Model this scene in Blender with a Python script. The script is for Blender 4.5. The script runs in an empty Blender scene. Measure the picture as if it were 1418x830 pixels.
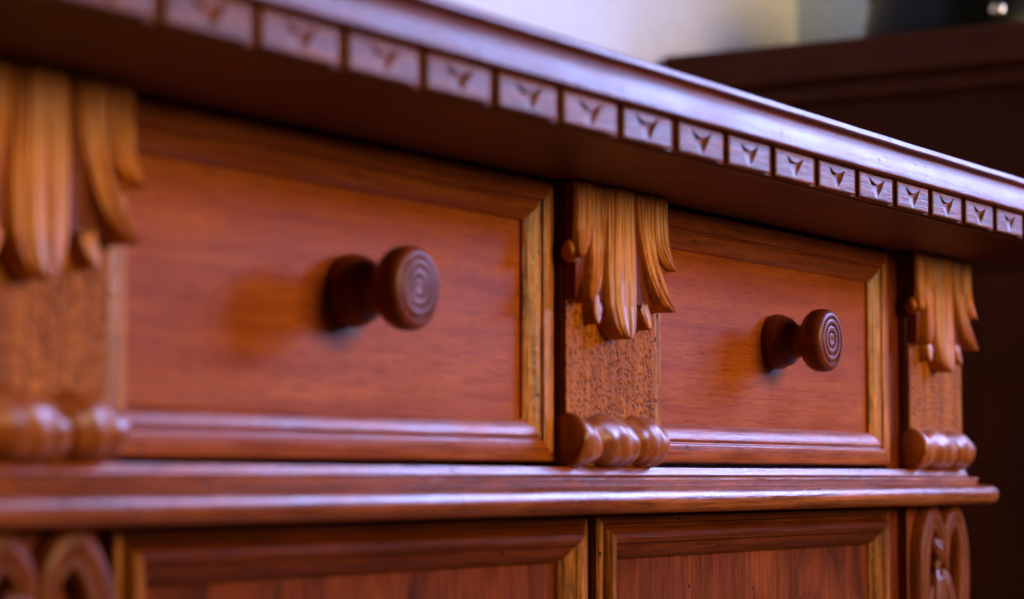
import bpy, bmesh, math, random
from mathutils import Vector, Matrix
random.seed(7)
H = 0.72                      # eye level (the ledge of the sideboard) above the floor
S = bpy.context.scene
COL = S.collection

# ------------------------------------------------------------------ camera
PS, TH, D0 = math.radians(30.974), math.radians(4.176), 1.3
cam_d = bpy.data.cameras.new('camera'); cam = bpy.data.objects.new('camera', cam_d); COL.objects.link(cam)
cam_d.sensor_width = 36; cam_d.lens = 85.89; cam_d.clip_start = .02; cam_d.clip_end = 50
cam.location = (-D0*math.cos(PS), -D0*math.sin(PS), H)
fwd = Vector((math.cos(PS)*math.cos(TH), math.sin(PS)*math.cos(TH), math.sin(TH)))
cam.rotation_euler = fwd.to_track_quat('-Z', 'Y').to_euler()
cam_d.dof.use_dof = True; cam_d.dof.focus_distance = 1.48; cam_d.dof.aperture_fstop = 5.8
S.camera = cam

# ------------------------------------------------------------------ light of the room
w = bpy.data.worlds.new('World'); S.world = w; w.use_nodes = True
w.node_tree.nodes['Background'].inputs[0].default_value = (.8, .55, .42, 1)
w.node_tree.nodes['Background'].inputs[1].default_value = .022

def area(name, loc, target, sx, sy, power, col):
    l = bpy.data.lights.new(name, 'AREA'); l.shape = 'RECTANGLE'; l.size = sx; l.size_y = sy
    l.energy = power; l.color = col
    o = bpy.data.objects.new(name, l); COL.objects.link(o)
    o.location = loc
    o.rotation_euler = (Vector(target)-Vector(loc)).to_track_quat('-Z', 'Y').to_euler()
    return o
area('window_light', (1.78, -.76, H+.86), (0, -.66, H+.45), .92, .86, 92, (.37, .46, 1.0))
area('room_light', (.55, -2.7, H+.72), (0.15, 0, H+.08), 1.5, 1.0, 72, (1.0, .68, .30))

vs = S.view_settings
vs.view_transform = 'Standard'; vs.look = 'None'; vs.gamma = 1; vs.exposure = .25
vs.use_curve_mapping = False
S.render.engine = 'CYCLES'
S.cycles.use_denoising = True

# ------------------------------------------------------------------ materials
def nodes(name):
    m = bpy.data.materials.new(name); m.use_nodes = True
    nt = m.node_tree
    return m, nt, nt.nodes['Principled BSDF']
def add(nt, typ, **kw):
    n = nt.nodes.new(typ)
    for k, v in kw.items(): setattr(n, k, v)
    return n
def math_n(nt, op, a, b=None, clamp=False):
    n = add(nt, 'ShaderNodeMath', operation=op, use_clamp=clamp)
    for i, v in enumerate((a, b)):
        if v is None: continue
        if isinstance(v, (int, float)): n.inputs[i].default_value = v
        else: nt.links.new(v, n.inputs[i])
    return n.outputs[0]
def ramp(nt, fac, stops):
    r = add(nt, 'ShaderNodeValToRGB')
    e = r.color_ramp.elements
    while len(e) < len(stops): e.new(.5)
    for k, (p, c) in enumerate(stops):
        e[k].position = p; e[k].color = (c, c, c, 1) if isinstance(c, (int, float)) else (*c, 1)
    nt.links.new(fac, r.inputs[0]); return r.outputs[0]
def mix(nt, fac, a, b, mode='MIX'):
    n = add(nt, 'ShaderNodeMix', data_type='RGBA', blend_type=mode)
    for i, v in ((0, fac), (6, a), (7, b)):
        if isinstance(v, (int, float)): n.inputs[i].default_value = v
        elif isinstance(v, tuple): n.inputs[i].default_value = (*v, 1)
        else: nt.links.new(v, n.inputs[i])
    return n.outputs[2]

def wood(name, dark, light, axis, rough=.36, coat=.25, crough=.2, grain=1.0, pits=0.0, stipple=False, painted_sheen=False,
         figure=2.2, spec=.5, bump=1.0, pore=.5, fdist=.35):
    m, nt, b = nodes(name)
    tc = add(nt, 'ShaderNodeTexCoord'); oi = add(nt, 'ShaderNodeObjectInfo')
    va = add(nt, 'ShaderNodeVectorMath', operation='ADD')
    nt.links.new(tc.outputs['Object'], va.inputs[0]); nt.links.new(oi.outputs['Location'], va.inputs[1])
    P = va.outputs[0]
    def noise(along, across, detail=5, dist=0.0, rgh=.55):
        mp = add(nt, 'ShaderNodeMapping')
        sc = {'X': (along, across, across), 'Y': (across, along, across), 'Z': (across, across, along), 'N': (along,)*3}[axis if along != across else 'N']
        mp.inputs['Scale'].default_value = sc
        nt.links.new(P, mp.inputs['Vector'])
        n = add(nt, 'ShaderNodeTexNoise'); n.inputs['Scale'].default_value = 1
        n.inputs['Detail'].default_value = detail; n.inputs['Roughness'].default_value = rgh
        n.inputs['Distortion'].default_value = dist
        nt.links.new(mp.outputs[0], n.inputs['Vector']); return n.outputs['Fac']
    fig = noise(5, 70*figure/2.2, 6, fdist)
    blotch = noise(14, 14, 4)
    pores = noise(60, 1500, 3)
    streak = noise(18, 420, 4)
    c = mix(nt, ramp(nt, fig, [(.32, 0), (.68, 1)]), dark, light)
    c = mix(nt, math_n(nt, 'MULTIPLY', ramp(nt, streak, [(.38, 1), (.56, 0)]), .55*grain), c, tuple(x*.45 for x in dark))
    c = mix(nt, math_n(nt, 'MULTIPLY', ramp(nt, pores, [(.36, 1), (.5, 0)]), pore*grain), c, tuple(x*.35 for x in dark))
    c = mix(nt, .35, c, ramp(nt, blotch, [(.3, (.35, .25, .2)), (.7, (1, 1, 1))]), 'MULTIPLY')
    hgt = math_n(nt, 'ADD', math_n(nt, 'MULTIPLY', pores, .35*grain), math_n(nt, 'MULTIPLY', streak, .55*grain))
    hgt = math_n(nt, 'ADD', hgt, math_n(nt, 'MULTIPLY', blotch, .25))
    ripple = noise(150, 150.001, 2)
    hgt = math_n(nt, 'ADD', hgt, math_n(nt, 'MULTIPLY', ripple, .55))
    if pits:
        vo = add(nt, 'ShaderNodeTexVoronoi'); vo.inputs['Scale'].default_value = 75
        nt.links.new(P, vo.inputs['Vector'])
        near = ramp(nt, vo.outputs['Distance'], [(.075, 1), (.11, 0)])
        sp = add(nt, 'ShaderNodeSeparateColor'); nt.links.new(vo.outputs['Color'], sp.inputs[0])
        sel = math_n(nt, 'LESS_THAN', sp.outputs[0], pits)
        pit = math_n(nt, 'MULTIPLY', near, sel)
        c = mix(nt, pit, c, (.012, .004, .002))
        hgt = math_n(nt, 'SUBTRACT', hgt, math_n(nt, 'MULTIPLY', pit, 1.5))
    if stipple:
        vo = add(nt, 'ShaderNodeTexVoronoi'); vo.inputs['Scale'].default_value = 400
        mp = add(nt, 'ShaderNodeMapping'); mp.inputs['Scale'].default_value = (.9, .9, .78); mp.inputs['Rotation'].default_value = (0, .5, 0)
        nt.links.new(P, mp.inputs[0]); nt.links.new(mp.outputs[0], vo.inputs['Vector'])
        dt = ramp(nt, vo.outputs['Distance'], [(.16, 0), (.5, 1)])
        dens = ramp(nt, noise(90, 90.001, 3), [(.36, .15), (.6, 1)])
        c = mix(nt, math_n(nt, 'MULTIPLY', math_n(nt, 'SUBTRACT', 1, dt), dens), c, tuple(x*.3 for x in dark))
        hgt = math_n(nt, 'ADD', hgt, math_n(nt, 'MULTIPLY', dt, 1.6))
    if painted_sheen:                 # grey reflection just below each knob, painted into the panel colour (panel origin = knob axis)
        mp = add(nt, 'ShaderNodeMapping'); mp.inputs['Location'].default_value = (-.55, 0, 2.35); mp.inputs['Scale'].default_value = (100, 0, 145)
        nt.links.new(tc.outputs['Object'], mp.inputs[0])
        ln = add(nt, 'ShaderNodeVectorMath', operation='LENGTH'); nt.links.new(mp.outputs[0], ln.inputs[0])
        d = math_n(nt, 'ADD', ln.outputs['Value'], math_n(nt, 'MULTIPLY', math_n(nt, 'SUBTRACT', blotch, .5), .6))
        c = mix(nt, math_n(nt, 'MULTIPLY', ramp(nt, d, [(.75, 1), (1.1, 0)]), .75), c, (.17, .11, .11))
    nt.links.new(c, b.inputs['Base Color'])
    r = math_n(nt, 'ADD', math_n(nt, 'MULTIPLY', math_n(nt, 'SUBTRACT', blotch, .5), .22), rough)
    r = math_n(nt, 'ADD', r, math_n(nt, 'MULTIPLY', math_n(nt, 'SUBTRACT', streak, .5), .18))
    nt.links.new(r, b.inputs['Roughness'])
    b.inputs['Specular IOR Level'].default_value = spec
    b.inputs['Coat Weight'].default_value = coat; b.inputs['Coat Roughness'].default_value = crough
    bp = add(nt, 'ShaderNodeBump'); bp.inputs['Strength'].default_value = .55*bump; bp.inputs['Distance'].default_value = .0006
    nt.links.new(hgt, bp.inputs['Height']); nt.links.new(bp.outputs[0], b.inputs['Normal'])
    if coat: nt.links.new(bp.outputs[0], b.inputs['Coat Normal'])
    return m

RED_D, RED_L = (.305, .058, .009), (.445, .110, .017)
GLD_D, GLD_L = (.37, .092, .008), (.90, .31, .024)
M = {}
M['panel'] = wood('reddish_panel_veneer', RED_D, RED_L, 'X', rough=.38, grain=.4, painted_sheen=True, bump=.6, coat=.0, spec=.13, pore=1.3, figure=3.2)
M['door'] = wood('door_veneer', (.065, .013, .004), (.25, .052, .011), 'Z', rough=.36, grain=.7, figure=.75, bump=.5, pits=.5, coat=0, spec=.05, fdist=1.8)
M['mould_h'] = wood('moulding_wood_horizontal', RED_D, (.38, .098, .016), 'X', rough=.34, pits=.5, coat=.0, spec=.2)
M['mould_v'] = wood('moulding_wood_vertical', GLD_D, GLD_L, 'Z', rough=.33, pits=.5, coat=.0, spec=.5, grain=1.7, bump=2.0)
M['carved'] = wood('carved_pilaster_wood', GLD_D, (.76, .245, .022), 'Z', rough=.36, coat=.0, grain=.8, spec=.3)
M['stipple'] = wood('stippled_ground_wood', (.30, .078, .008), (.54, .165, .014), 'Z', rough=.42, coat=0, spec=.06, stipple=True, bump=1.5)
M['frame'] = wood('carcass_wood', (.13, .022, .007), (.24, .046, .010), 'Z', rough=.36, coat=0, spec=.12)
M['top'] = wood('top_wood', (.12, .024, .007), (.20, .042, .010), 'X', rough=.44, pits=.9, coat=.0, spec=.19, bump=1.3)
M['ledge'] = wood('ledge_wood', (.22, .046, .008), (.42, .112, .018), 'X', rough=.29, pits=.8, coat=.0, spec=.28, grain=1.2)
M['added_shade_board'] = wood('shaded_underside_wood', (.085, .016, .003), (.15, .032, .006), 'X', rough=.5, coat=0, spec=.2)  # shade under the overhang put into a darker wood colour
M['orn'] = wood('ornament_wood', (.13, .028, .005), (.23, .055, .009), 'Z', rough=.36, coat=.0, spec=.15)
M['foot'] = wood('rolled_foot_wood', (.24, .052, .006), (.42, .115, .013), 'Z', rough=.36, coat=0, spec=.3, grain=.7)
M['door_h_shaded'] = wood('door_moulding_wood_horizontal_shaded', (.095, .017, .003), (.17, .036, .006), 'X', rough=.34, pits=.5, coat=.0, spec=.08)  # darker than the uprights: shade of the down-facing mouldings put into the colour
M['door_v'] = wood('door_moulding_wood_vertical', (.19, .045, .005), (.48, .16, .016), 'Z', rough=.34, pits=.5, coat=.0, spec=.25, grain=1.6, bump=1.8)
M['dentil'] = wood('dentil_wood', (.16, .044, .012), (.25, .078, .020), 'X', rough=.42, grain=1.5, coat=.0, spec=.105, bump=1.3)
M['knob'] = wood('turned_knob_wood', (.13, .022, .006), (.22, .042, .010), 'Y', rough=.38, grain=.6, bump=.5, coat=.04, spec=.22)
M['dark'] = wood('dark_cabinet_wood', (.055, .014, .005), (.085, .023, .008), 'Y', rough=.55, coat=0, spec=.06, grain=.3)
M['dark_v'] = wood('dark_cabinet_panel_wood', (.038, .009, .003), (.052, .013, .004), 'Z', rough=.6, coat=0, spec=.05, grain=.2)

def plain(name, col, rough, bump=0, scale=80, metal=0):
    m, nt, b = nodes(name)
    tc = add(nt, 'ShaderNodeTexCoord'); n = add(nt, 'ShaderNodeTexNoise'); n.inputs['Scale'].default_value = scale; n.inputs['Detail'].default_value = 6
    nt.links.new(tc.outputs['Object'], n.inputs['Vector'])
    c = mix(nt, ramp(nt, n.outputs['Fac'], [(.3, 0), (.7, 1)]), tuple(x*.9 for x in col), col)
    nt.links.new(c, b.inputs['Base Color']); b.inputs['Roughness'].default_value = rough; b.inputs['Metallic'].default_value = metal
    if bump:
        bp = add(nt, 'ShaderNodeBump'); bp.inputs['Strength'].default_value = bump; bp.inputs['Distance'].default_value = .002
        nt.links.new(n.outputs['Fac'], bp.inputs['Height']); nt.links.new(bp.outputs[0], b.inputs['Normal'])
    return m
M['plaster'] = plain('cream_plaster', (.66, .70, .82), .85, .3)
M['plaster2'] = plain('pale_blue_grey_plaster', (.50, .66, 1.0), .85, .3)
M['glaze'] = plain('black_glaze', (.004, .005, .004), .35)
M['glaze'].node_tree.nodes['Principled BSDF'].inputs['Specular IOR Level'].default_value = .12
M['glint_brass'] = plain('glint_brass', (.75, .6, .4), .22, metal=1)  # metal of the stud added for the pot's highlight
M['floor'] = plain('floor_boards', (.06, .03, .015), .5, .2, 20)

# ------------------------------------------------------------------ object helpers
WORLD = {}
def empty(name, loc):
    o = bpy.data.objects.new(name, None); COL.objects.link(o); o.empty_display_size = .05
    o.location = loc; WORLD[o.name] = Vector(loc); return o
def put(o, parent, origin):
    COL.objects.link(o)
    wl = Vector(origin)
    if parent is not None:
        o.parent = parent; o.location = wl - WORLD[parent.name]
    else: o.location = wl
    WORLD[o.name] = wl
    return o
def mesh(name, V, Fc, mat, smooth=True, angle=38):
    me = bpy.data.meshes.new(name); me.from_pydata([tuple(v) for v in V], [], Fc)
    bm = bmesh.new(); bm.from_mesh(me); bmesh.ops.recalc_face_normals(bm, faces=bm.faces); bm.to_mesh(me); bm.free()
    me.materials.append(M[mat])
    if smooth:
        me.polygons.foreach_set('use_smooth', [True]*len(me.polygons))
        me.set_sharp_from_angle(angle=math.radians(angle))
    me.update(); return me
def part(name, V, Fc, mat, parent, origin=(0, 0, H), bevel=0, **k):
    """V is given relative to origin"""
    o = bpy.data.objects.new(name, mesh(name, V, Fc, mat, **k)); put(o, parent, origin)
    if bevel:
        b = o.modifiers.new('bevel', 'BEVEL'); b.width = bevel; b.segments = 2; b.limit_method = 'ANGLE'; b.angle_limit = math.radians(40)
    return o
def share(name, me, parent, origin):
    return put(bpy.data.objects.new(name, me), parent, origin)
BOXF = [(0, 1, 2, 3), (7, 6, 5, 4), (0, 4, 5, 1), (1, 5, 6, 2), (2, 6, 7, 3), (3, 7, 4, 0)]
def boxv(x0, x1, y0, y1, z0, z1):
    return [(x0, y0, z0), (x1, y0, z0), (x1, y1, z0), (x0, y1, z0), (x0, y0, z1), (x1, y0, z1), (x1, y1, z1), (x0, y1, z1)]
def box(name, x0, x1, y0, y1, z0, z1, mat, parent, bevel=.0008):
    cx, cz = (x0+x1)/2, (z0+z1)/2
    return part(name, boxv(x0-cx, x1-cx, y0, y1, z0-cz, z1-cz), BOXF, mat, parent, (cx, 0, cz+H), bevel)
def label(o, lab, cat):
    o['label'] = lab; o['category'] = cat
def extrude_x(profile, x0, x1, n=1):
    """closed (y,z) profile run along X"""
    m = len(profile); V = []; Fc = []
    for i in range(n+1):
        x = x0+(x1-x0)*i/n
        V += [(x, y, z) for y, z in profile]
    for i in range(n):
        for j in range(m):
            a = i*m+j; b = i*m+(j+1) % m
            Fc.append((a, b, b+m, a+m))
    Fc.append(tuple(range(m))); Fc.append(tuple(range(n*m, n*m+m)))
    return V, Fc
def arc(cy, cz, r, a0, a1, n):
    return [(cy+r*math.cos(math.radians(a0+(a1-a0)*i/n)), cz+r*math.sin(math.radians(a0+(a1-a0)*i/n))) for i in range(n+1)]

def cat_rom(pts, n):
    P = [Vector(p) for p in pts]; P = [2*P[0]-P[1]]+P+[2*P[-1]-P[-2]]
    out = []; segs = len(P)-3
    for i in range(n+1):
        t = i/n*segs; k = min(int(t), segs-1); u = t-k
        a, b, c, d = P[k:k+4]
        out.append(.5*((2*b)+(c-a)*u+(2*a-5*b+4*c-d)*u*u+(3*b-a-3*c+d)*u**3))
    return out
def lerp_list(L, t):
    k = t*(len(L)-1); i = min(int(k), len(L)-2); u = k-i
    return L[i]*(1-u)+L[i+1]*u
def lobe(path, hw, rel, base, ridges=3, groove=.0009, tip=.18, tip0=0, nt=44, ns=44, seed=0, dish=0.0):
    """a carved lobe: path of (x,z), half widths, relief heights, back plane y=base; stands proud towards -Y"""
    C = cat_rom(path, nt); V = []; Fc = []
    rnd = random.Random(seed); ph = rnd.random()*6
    GR = [(-1+2*(k+.5+rnd.uniform(-.22, .22))/ridges, rnd.uniform(.26, .46)/max(1, ridges*.55), rnd.uniform(.5, 1.1)) for k in range(ridges)]
    if ridges: GR += [(-.9+1.8*k/(2*ridges+2)+rnd.uniform(-.06, .06), rnd.uniform(.07, .12), rnd.uniform(.18, .42)) for k in range(2*ridges+3)]
    for i in range(nt+1):
        t = i/nt
        d = (C[min(i+1, nt)]-C[max(i-1, 0)]).normalized(); nrm = Vector((-d[1], d[0]))
        wv = lerp_list(hw, t)
        if t > 1-tip: wv *= math.sqrt(max(0, 1-((t-(1-tip))/tip)**2))+.012
        if tip0 and t < tip0: wv *= math.sqrt(max(0, 1-((tip0-t)/tip0)**2))+.012
        h = lerp_list(rel, t)
        for j in range(ns+1):
            q = j/ns*2-1
            s = math.copysign(1-(1-abs(q))**1.7, q)          # crowd samples to the edges
            e = (1-abs(s)**9)
            hh = h*(.80+.20*(1-s*s))-dish*h*(1-s*s)*.5
            g = sum(dp*max(0, 1-abs(s-c-.04*math.sin(3*t+c*9))/wd)**1.3 for c, wd, dp in GR)*groove
            y = base-max(0, (hh-g))*e
            V.append((C[i][0]+nrm[0]*s*wv, y, C[i][1]+nrm[1]*s*wv))
    m = ns+1
    for i in range(nt):
        for j in range(ns):
            a = i*m+j; Fc.append((a, a+1, a+m+1, a+m))
    return V, Fc
def join(*pieces):
    V = []; Fc = []
    for v, f in pieces:
        o = len(V); V += v; Fc += [tuple(i+o for i in q) for q in f]
    return V, Fc
def lathe(profile, axis='Y', seg=64, center=(0, 0, 0)):
    """profile of (axial, radius); axial runs along -Y, +X or +Z"""
    V = []; Fc = []
    for a, r in profile:
        for k in range(seg):
            p = 2*math.pi*k/seg; c, s = r*math.cos(p), r*math.sin(p)
            v = {'Y': (c, -a, s), 'X': (a, c, s), 'Z': (c, s, a)}[axis]
            V.append(tuple(v[i]+center[i] for i in range(3)))
    for i in range(len(profile)-1):
        for k in range(seg):
            a = i*seg+k; b = i*seg+(k+1) % seg; Fc.append((a, b, b+seg, a+seg))
    Fc.append(tuple(range(seg))); n = (len(profile)-1)*seg; Fc.append(tuple(range(n, n+seg)))
    return V, Fc

# ------------------------------------------------------------------ the setting
def struct(name, V, Fc, mat):
    o = part(name, V, Fc, mat, None, (0, 0, 0), smooth=False); o['kind'] = 'structure'; return o
XW, YW = 1.612, .56
struct('wall_back', boxv(-1.2, XW+.1, YW, YW+.1, 0, 2.4), BOXF, 'plaster')
struct('wall_right', boxv(XW, XW+.1, -.36, YW, 0, 2.4), BOXF, 'plaster2')
struct('floor', boxv(-1.2, XW+.1, -1.2, YW+.1, -.05, 0), BOXF, 'floor')

# ------------------------------------------------------------------ the sideboard
SB = empty('sideboard', (.1, .27, 0))
label(SB, 'carved reddish wooden sideboard with dentil edge, round knobs and acanthus pilasters', 'sideboard')
XL, XR = -.440, .634
C1, C2, C3 = -.391, .0865, .582
UZ = .163                                     # underside of the top
# carcass
box('carcass', XL, XR-.004, .014, YW-.012, -H+.0, UZ-.001, 'frame', SB)
# flat frame pieces between the drawers and the pilasters
box('stile', .506, .532, -.005, .014, .002, UZ-.0012, 'frame', SB)
box('stile', XL+.002, C1+.05, -.005, .013, .002, UZ-.0012, 'frame', SB)
box('rail', XL+.004, XR-.006, -.002, .0135, -.0195, .0055, 'frame', SB)
box('rail', XL+.004, XR-.006, .002, .0137, UZ-.012, UZ-.0014, 'frame', SB)

# ---- top with moulded edge
XT0, XT1 = XL-.115, XR+.115
def top_profile():
    p = [(.50, UZ), (-.1127, UZ), (-.1128, UZ+.0157), (-.1182, UZ+.0162)]            # dentil ground, lip underside
    p += [(-.1192, UZ+.0166), (-.1197, UZ+.0172)]
    # broad hollow flowing back under the top fillet
    for i in range(19):
        t = i/18; p.append((-.1198+.0014*t+.0064*t**3.0, UZ+.0177+.0170*t))
    p += [(-.1110, UZ+.0353), (-.1104, UZ+.0361), (-.1106, UZ+.0367)]
    p += [(-.1138, UZ+.0371), (-.1144, UZ+.0380), (-.1143, UZ+.0398), (-.1134, UZ+.0412), (-.1115, UZ+.0420), (.50, UZ+.0420)]
    return p
pr = top_profile()
V, Fc = extrude_x(pr, XT0, XT1, 60)
def wobble(V, amp):
    return [(x, y+(amp*(math.sin(x*23+.4)+.7*math.sin(x*61+2)+.5*math.sin(x*137+z*300)) if y < 0 else 0), z+amp*.6*(math.sin(x*17+1)+.6*math.sin(x*83))) for x, y, z in V]
V = wobble(V, .00012)
TOP = part('moulded_top', V, Fc, 'top', SB, (0, 0, H), angle=30)
# dentil blocks, one by one, each with its carved tulip notch
def dentil_mesh():
    W, HT, DEP = .0500+random.uniform(-.0006, .0006), .0151, .0028
    hwid, tilt, dep, vb, off = random.uniform(.235, .27), random.uniform(-.02, .02), random.uniform(.0019, .0026), random.uniform(.03, .09), random.uniform(-.015, .015)
    nx, nz = 56, 34; V = []; Fc = []
    for j in range(nz+1):
        for i in range(nx+1):
            u, v = i/nx, j/nz
            du = u-.5-off-tilt*(v-.5); wv = hwid*max(0, (v-vb)/.88)**.9
            varc = .62+.27*(abs(du)/hwid)**1.6
            d = 0
            if v > vb and abs(du) < wv and v < varc:
                ed = max(0, 1-(abs(du)/wv)**2)**.5
                d = dep*min(1, (v-vb)/.45)*min(1, ed*2.0)
            edge = min(u*W, (1-u)*W, v*HT, (1-v)*HT)
            y = -DEP+d+max(0, .0006-edge)*.8
            V.append(((u-.5)*W, y, v*HT))
    m = nx+1
    for j in range(nz):
        for i in range(nx):
            a = j*m+i; Fc.append((a, a+1, a+m+1, a+m))
    # sides back to the ground
    ring = [i for i in range(m)]+[j*m+nx for j in range(1, nz+1)]+[nz*m+i for i in range(nx-1, -1, -1)]+[j*m for j in range(nz-1, 0, -1)]
    o = len(V)
    for r in ring: V.append((V[r][0], .0004, V[r][2]))
    for k in range(len(ring)):
        k2 = (k+1) % len(ring); Fc.append((ring[k], ring[k2], o+k2, o+k))
    return mesh('dentil', V, Fc, 'dentil', angle=50)
part('added_shade_board', boxv(XT0+.004, XT1-.004, -.1085, .013, UZ-.0011, UZ-.0004), BOXF, 'added_shade_board', TOP, (0, 0, H), smooth=False)  # thin board added below the top to carry the painted shade
dms = [dentil_mesh() for _ in range(7)]
PITCH, X0 = .0578, .0530
for k in range(-9, 13):
    x = X0+k*PITCH
    if x-.03 < XT0 or x+.03 > XT1: continue
    share('dentil', dms[(k*3) % 7], TOP, (x+random.uniform(-.0004, .0004), -.1126, H+UZ+.0004))


# ---- ledge between drawers and doors
def ledge_profile(a, b):
    p = [(.012, .006), (-a+.0026, .006), (-a+.0020, .0058), (-a+.0002, .0026), (-a-.0001, .0020), (-a+.0003, .0012), (-a+.0012, .0008)]
    p += [(-a-.0052, .0003), (-a-.0060, -.0002), (-a-.0064, -.0008), (-a-.0056, -.0040), (-a-.0052, -.0047)]
    p += [(-a-.0080, -.0052)] + arc(-b+.0072, -.0125, .0072, 112, 268, 14)
    p += [(.0, -.0198), (.012, -.0198)]
    return p
V, Fc = extrude_x(ledge_profile(.0165, .0345), XL-.02, XR, 60)
V = wobble(V, .00009)
# the right-hand end steps out with the profile, like a return moulding
n = len(V)//61
a0 = .0165
for i in range(60*n, 61*n):
    x, y, z = V[i]; V[i] = (XR+max(0, -y-a0)*1.0 + .002, y, z)
part('ledge_moulding', V, Fc, 'ledge', SB, (0, 0, H), angle=30)

# ---- mitred frame mouldings
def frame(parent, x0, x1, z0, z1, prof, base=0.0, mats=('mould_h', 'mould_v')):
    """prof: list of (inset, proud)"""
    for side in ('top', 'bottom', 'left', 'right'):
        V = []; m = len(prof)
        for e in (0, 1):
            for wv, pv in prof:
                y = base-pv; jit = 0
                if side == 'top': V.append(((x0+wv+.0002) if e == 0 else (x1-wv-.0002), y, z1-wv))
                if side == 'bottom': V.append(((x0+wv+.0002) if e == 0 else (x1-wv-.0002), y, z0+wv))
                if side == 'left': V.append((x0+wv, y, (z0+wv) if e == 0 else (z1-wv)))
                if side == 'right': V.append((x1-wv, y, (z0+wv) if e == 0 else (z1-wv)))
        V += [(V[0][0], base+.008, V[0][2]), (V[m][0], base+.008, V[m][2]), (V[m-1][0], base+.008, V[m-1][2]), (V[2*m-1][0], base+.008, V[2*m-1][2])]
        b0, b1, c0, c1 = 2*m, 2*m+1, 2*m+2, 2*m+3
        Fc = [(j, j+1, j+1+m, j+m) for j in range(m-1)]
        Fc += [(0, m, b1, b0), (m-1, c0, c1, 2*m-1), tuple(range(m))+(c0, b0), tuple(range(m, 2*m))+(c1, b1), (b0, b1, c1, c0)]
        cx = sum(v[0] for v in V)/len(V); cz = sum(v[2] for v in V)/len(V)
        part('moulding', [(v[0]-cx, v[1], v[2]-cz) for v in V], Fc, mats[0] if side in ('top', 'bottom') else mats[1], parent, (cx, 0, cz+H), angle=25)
DR_PROF = [(0, .0070), (.0010, .0084), (.0030, .0088), (.0100, .0088), (.0110, .0084), (.0116, .0066), (.0126, .0060), (.0132, .0070),
           (.0140, .0073), (.0152, .0071), (.0175, .0061), (.0200, .0046), (.0220, .0028), (.0227, .0018), (.0230, -.001)]
DO_PROF = [(0, .0050), (.0012, .0064), (.0050, .0066), (.0060, .0048), (.0072, .0048), (.0085, .0082), (.0105, .0102), (.0135, .0104),
           (.0160, .0092), (.0172, .0074), (.0184, .0070), (.0210, .0056), (.0236, .0034), (.0256, .0010), (.0260, -.001)]

KNOB_PROF = [(-.002, .0150), (0, .0165), (.0008, .0172), (.003, .0178), (.006, .0178), (.0085, .0170), (.0095, .0160), (.0102, .0156), (.012, .0156), (.0135, .0148),
             (.0150, .0130), (.0170, .0114), (.0195, .0104), (.0215, .0103), (.0232, .0110), (.0246, .0132), (.0262, .0160), (.0280, .0180), (.0300, .0190),
             (.0306, .0196), (.033, .0201), (.0360, .0203), (.0388, .0199), (.0406, .0190), (.0416, .0178), (.0420, .0166), (.0420, .0156), (.0409, .0150), (.0409, .0146), (.0420, .0140),
             (.0425, .0125), (.0422, .0106), (.0410, .0100), (.0410, .0096), (.0421, .0090), (.0424, .0075), (.0421, .0058), (.0410, .0053), (.0410, .0049), (.0420, .0044),
             (.0423, .0030), (.0420, .0016), (.0418, .0004)]
V, Fc = lathe(KNOB_PROF, 'Y', 72)
knob_me = mesh('knob', V, Fc, 'knob', angle=50)

def drawer(x0, x1, z0, z1, kx, kz, lab):
    """front panel (origin on the knob's axis) with four mitred mouldings and a turned knob"""
    V = boxv(x0+.004-kx, x1-.004-kx, 0, .013, z0+.004-kz, z1-.004-kz)
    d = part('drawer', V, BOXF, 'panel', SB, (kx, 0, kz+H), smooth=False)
    d['label'] = lab
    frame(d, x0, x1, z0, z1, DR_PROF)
    share('knob', knob_me, d, (kx, 0, kz+H))
drawer(-.342, .0305, .0088, .1665-.0055, -.1545, .0893, 'left drawer with a turned wooden knob')
drawer(.1420, .5050, .0088, .1655-.0055, .3275, .0878, 'right drawer with a turned wooden knob')

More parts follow.
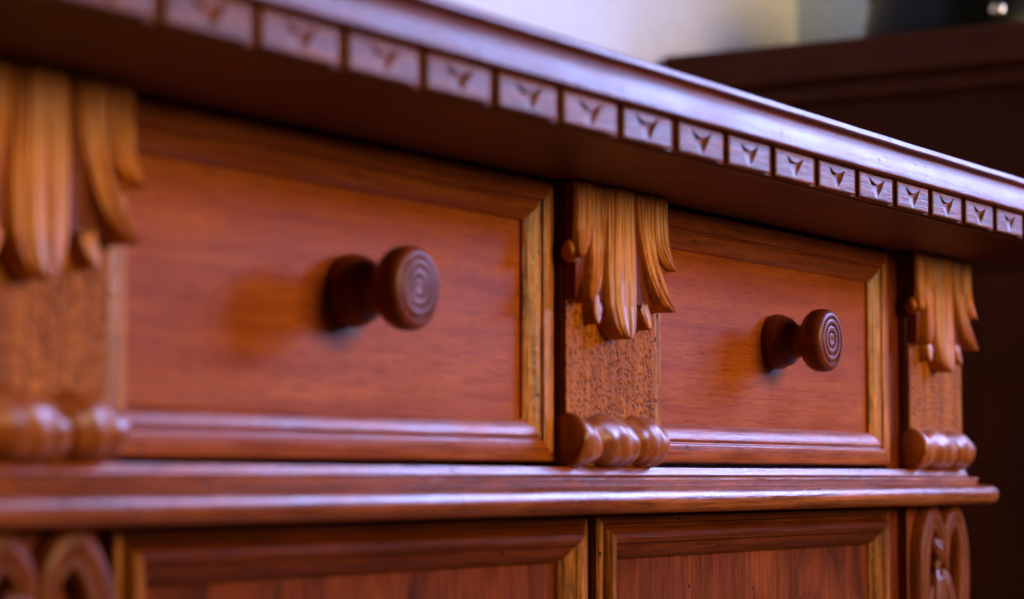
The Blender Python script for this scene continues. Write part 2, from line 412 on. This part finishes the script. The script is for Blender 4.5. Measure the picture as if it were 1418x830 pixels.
# ---- pilasters: plain block, stippled ground, acanthus leaf, rolled foot
def leaf_mesh():
    mm = .001; L = []
    def sc(pts): return [(x*mm, z*mm) for x, z in pts]
    def both(path, **k):
        for sgn in (-1, 1):
            v, f = lobe([(sgn*x*mm, z*mm) for x, z in path], seed=int(path[0][0])+sgn, **k); L.append((v, f))
    b = 0.0
    both([(45, 0), (45, -15), (47, -29), (55, -42)], hw=[.0090, .0088, .0082, .0036], rel=[.0036, .0038, .0044, .0068], base=b, ridges=2, tip=.22, groove=.0016)
    both([(20, -40), (23, -54), (28, -67), (31, -77)], hw=[.0070, .0075, .0065, .0045], rel=[.002, .005, .008, .0092], base=b+.006, ridges=1, tip=.35)
    both([(28, 0), (29, -20), (32, -38), (38, -53), (49, -66)], hw=[.0112, .0098, .0076, .0068, .0030], rel=[.0034, .0036, .0056, .0090, .0115], base=b, ridges=3, tip=.14, dish=.45, groove=.0020)
    v, f = lobe(sc([(-2, 0), (-2, -25), (-2.5, -48), (-3.5, -66), (-4, -84)]), hw=[.0168, .0172, .0182, .0172, .0105], rel=[.0054, .0054, .0058, .0072, .0098], base=b, ridges=3, tip=.13, seed=3, groove=.0026, dish=.2, ns=84)
    # below the backing block the tongue reaches down to the ground
    L.append((v, f))
    for sgn in (-1, 1):                                   # outer leaf tips curl round the edge of the block
        V0 = []; F0 = []; nu, nv = 14, 18
        for i in range(nu+1):
            th = math.pi*i/nu
            for k in range(nv):
                p = 2*math.pi*k/nv; rr = 1+.14*math.sin(3*p+2*th)
                V0.append((sgn*(.0515+.0062*math.sin(th)*math.cos(p)*rr), .0025+.0055*math.sin(th)*math.sin(p)*rr, -.0375+.0068*math.cos(th)))
        for i in range(nu):
            for k in range(nv):
                a = i*nv+k; b2 = i*nv+(k+1) % nv; F0.append((a, b2, b2+nv, a+nv))
        L.append((V0, F0))
    V, Fc = join(*L)
    V = [(x, (y if z > -.058 or y < -.0004 or y > .0008 else .0062), z) for x, y, z in V]
    return mesh('acanthus_leaf', V, Fc, 'carved', angle=55)
leaf_me = leaf_mesh()
def foot_mesh(hw):
    V = []; Fc = []; n, seg = 90, 56; lob = 2.45
    for i in range(n+1):
        t = i/n
        for k in range(seg):
            p = 2*math.pi*k/seg
            up = max(0, math.sin(p))                       # petals narrow to points over the top of the roll
            ph = .44+t*lob+.14*math.sin(p)*min(1, t*6)+.04*math.sin(9*t)
            bmp = abs(math.sin(math.pi*ph))**(.45+1.3*up**2)
            cap = min(1, (1-t)/.05, .35+t/.035)**.5
            r = (.0104+.0041*bmp)*(.72+.28*cap)*(1+.022*math.sin(7*math.pi*ph)*(1-.5*up))+.0005*math.sin(4*p+11*t)*math.sin(9*t+p)
            V.append(((t-.5)*2*hw, r*math.cos(p), r*1.02*math.sin(p)))
    for i in range(n):
        for k in range(seg):
            a = i*seg+k; b = i*seg+(k+1) % seg; Fc.append((a, b, b+seg, a+seg))
    Fc.append(tuple(range(seg))); Fc.append(tuple(range(n*seg, n*seg+seg)))
    return mesh('scroll_foot', V, Fc, 'foot', angle=55)
foot_me = foot_mesh(.0520)
GY = -.0135
def pilaster(cx, hw, lab):
    p = part('pilaster', boxv(-hw, hw, GY+.002, .014, .006-.0055, UZ-.0016-.0055), BOXF, 'frame', SB, (cx, 0, H+.0055), bevel=.0012)
    p['label'] = lab
    part('stippled_ground', boxv(-hw+.0003, hw-.0003, GY, GY+.0019, .0065, .097), BOXF, 'stipple', p, (cx, 0, H), bevel=.0006)
    part('backing_block', boxv(-hw+.0004, hw-.0004, GY-.006, GY+.0019, .0972, UZ-.002), BOXF, 'frame', p, (cx, 0, H), bevel=.0008)
    share('acanthus_leaf', leaf_me, p, (cx, GY-.0058, H+UZ-.0022))
    share('scroll_foot', foot_me, p, (cx-.002, GY+.0005, H+.0060+.0146))
pilaster(C1, .048, 'left pilaster, nearest and most blurred')
pilaster(C2, .052, 'middle pilaster between the two drawers')
pilaster(C3, .052, 'right pilaster at the end of the sideboard')

# ---- doors below the ledge
def door(x0, x1, z0, z1, base, lab):
    cx = (x0+x1)/2; cz = (z0+z1)/2
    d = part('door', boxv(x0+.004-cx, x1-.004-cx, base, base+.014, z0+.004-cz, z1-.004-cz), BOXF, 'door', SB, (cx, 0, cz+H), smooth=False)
    d['label'] = lab
    frame(d, x0, x1, z0, z1, DO_PROF, base, ('door_h_shaded', 'door_v'))
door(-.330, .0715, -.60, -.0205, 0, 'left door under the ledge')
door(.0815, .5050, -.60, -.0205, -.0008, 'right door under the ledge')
box('plinth', XL-.004, XR+.002, -.012, .013, -H, -.605, 'frame', SB)

# ---- lower pilasters with scrolled ornament
def ornament_mesh():
    mm = .001; L = []
    for sgn in (-1, 1):
        def pth(pts): return [(sgn*x*mm, z*mm) for x, z in pts]
        L.append(lobe(pth([(4, -128), (22, -112), (37, -88), (43, -58), (40, -26), (25, -7), (9, -16), (7, -36), (14, -46)]), hw=[.006, .010, .0125, .0125, .0120, .0112, .0090, .0065, .005],
                      rel=[.006, .008, .009, .0095, .010, .010, .0095, .008, .006], base=0, ridges=1, groove=.0016, tip=.12, nt=90, ns=22, seed=sgn+5))
        L.append(lobe(pth([(3, -44), (9, -54), (14, -68), (12, -82)]), hw=[.004, .008, .0085, .005], rel=[.004, .008, .010, .008], base=0, ridges=1, tip=.35, tip0=.2, seed=sgn+9))
        L.append(lobe(pth([(7, -84), (10, -100), (8, -118), (3, -140)]), hw=[.005, .0075, .0075, .005], rel=[.006, .0085, .008, .006], base=0, ridges=2, tip=.3, tip0=.2, seed=sgn+19))
    L.append(lobe([(-.020, -.024), (-.010, -.030), (.000, -.040)], hw=[.006, .009, .006], rel=[.007, .010, .008], base=0, ridges=3, tip=.45, tip0=.45, seed=2))
    L.append(lobe([(.0, -.088), (.0, -.094), (.0, -.101)], hw=[.003, .0042, .003], rel=[.006, .0095, .006], base=0, ridges=0, tip=.5, tip0=.5, seed=2))
    L.append(lobe([(0, -.050), (0, -.072), (0, -.11), (0, -.146)], hw=[.016, .036, .030, .006], rel=[.0070, .0075, .0075, .006], base=0, ridges=0, tip=.1, tip0=.15, seed=4))
    V, Fc = join(*L)
    return mesh('carved_ornament', V, Fc, 'orn', angle=55)
orn_me = ornament_mesh()
for v in orn_me.vertices: v.co.x *= .92
for cx, hw, lab in ((C1, .047, 'left lower pilaster'), (C3, .050, 'right lower pilaster with a scrolled ornament')):
    p = part('lower_pilaster', boxv(-hw, hw, -.010, .0138, -.604, -.0202), BOXF, 'frame', SB, (cx, 0, H), bevel=.001)
    p['label'] = lab
    share('carved_ornament', orn_me, p, (cx+.003, -.0098, H-.0215))
box('stile', .5075, .531, -.003, .0136, -.604, -.0204, 'frame', SB)

# ------------------------------------------------------------------ dark cabinet in the corner
XC = 1.25
CB = empty('corner_cabinet', (XC+.17, .2, 0))
label(CB, 'dark brown wooden cabinet standing in the shade behind the sideboard', 'cabinet')
part('body', boxv(XC+.02, XW-.01, -.10, YW-.01, -H+.0, .400), BOXF, 'dark_v', CB, bevel=.002)
part('top_slab', boxv(XC-.012, XW-.008, -.13, YW-.008, .4185, .4600), BOXF, 'dark', CB, bevel=.004)
part('cornice', boxv(XC+.008, XW-.009, -.115, YW-.009, .3995, .4190), BOXF, 'dark', CB, bevel=.003)
for y0, y1 in ((-.095, -.02), (.47, .545)):
    part('stile', boxv(XC+.012, XC+.0205, y0, y1, -.66, .398), BOXF, 'dark_v', CB, bevel=.002)

# ------------------------------------------------------------------ black jar on the cabinet
JX, JY, JZ = 1.432, .262, .4600
jar = empty('black_pot', (JX, JY, H+JZ))
label(jar, 'low black round pot with a small stud added for its glint, on top of the dark cabinet', 'pot')
JP = [(0, .112), (.0025, .119), (.010, .1240), (.028, .1240), (.048, .1205), (.062, .1175), (.0645, .1165)]
V, Fc = lathe(JP, 'Z', 72)
part('vessel', V, Fc, 'glaze', jar, (JX, JY, H+JZ), angle=60)
V, Fc = lathe([(.0648, .1180), (.0665, .1195), (.0690, .1185), (.0720, .1100), (.0760, .085), (.0790, .050), (.0800, .014), (.0803, .012), (.0880, .011), (.0920, .007), (.0925, .0005)], 'Z', 72)
part('lid', V, Fc, 'glaze', jar, (JX, JY, H+JZ), angle=60)
V, Fc = lathe([(0, .0075), (.002, .0085), (.005, .0085), (.008, .006), (.0095, .003), (.0098, .0005)], 'X', 24)
V = [(-x, y, z) for x, y, z in V]
part('glint_stud', V, Fc, 'glint_brass', jar, (JX-.106, JY-.062, H+JZ+.03), angle=60)  # stud added to stand in for a small reflected highlight on the pot
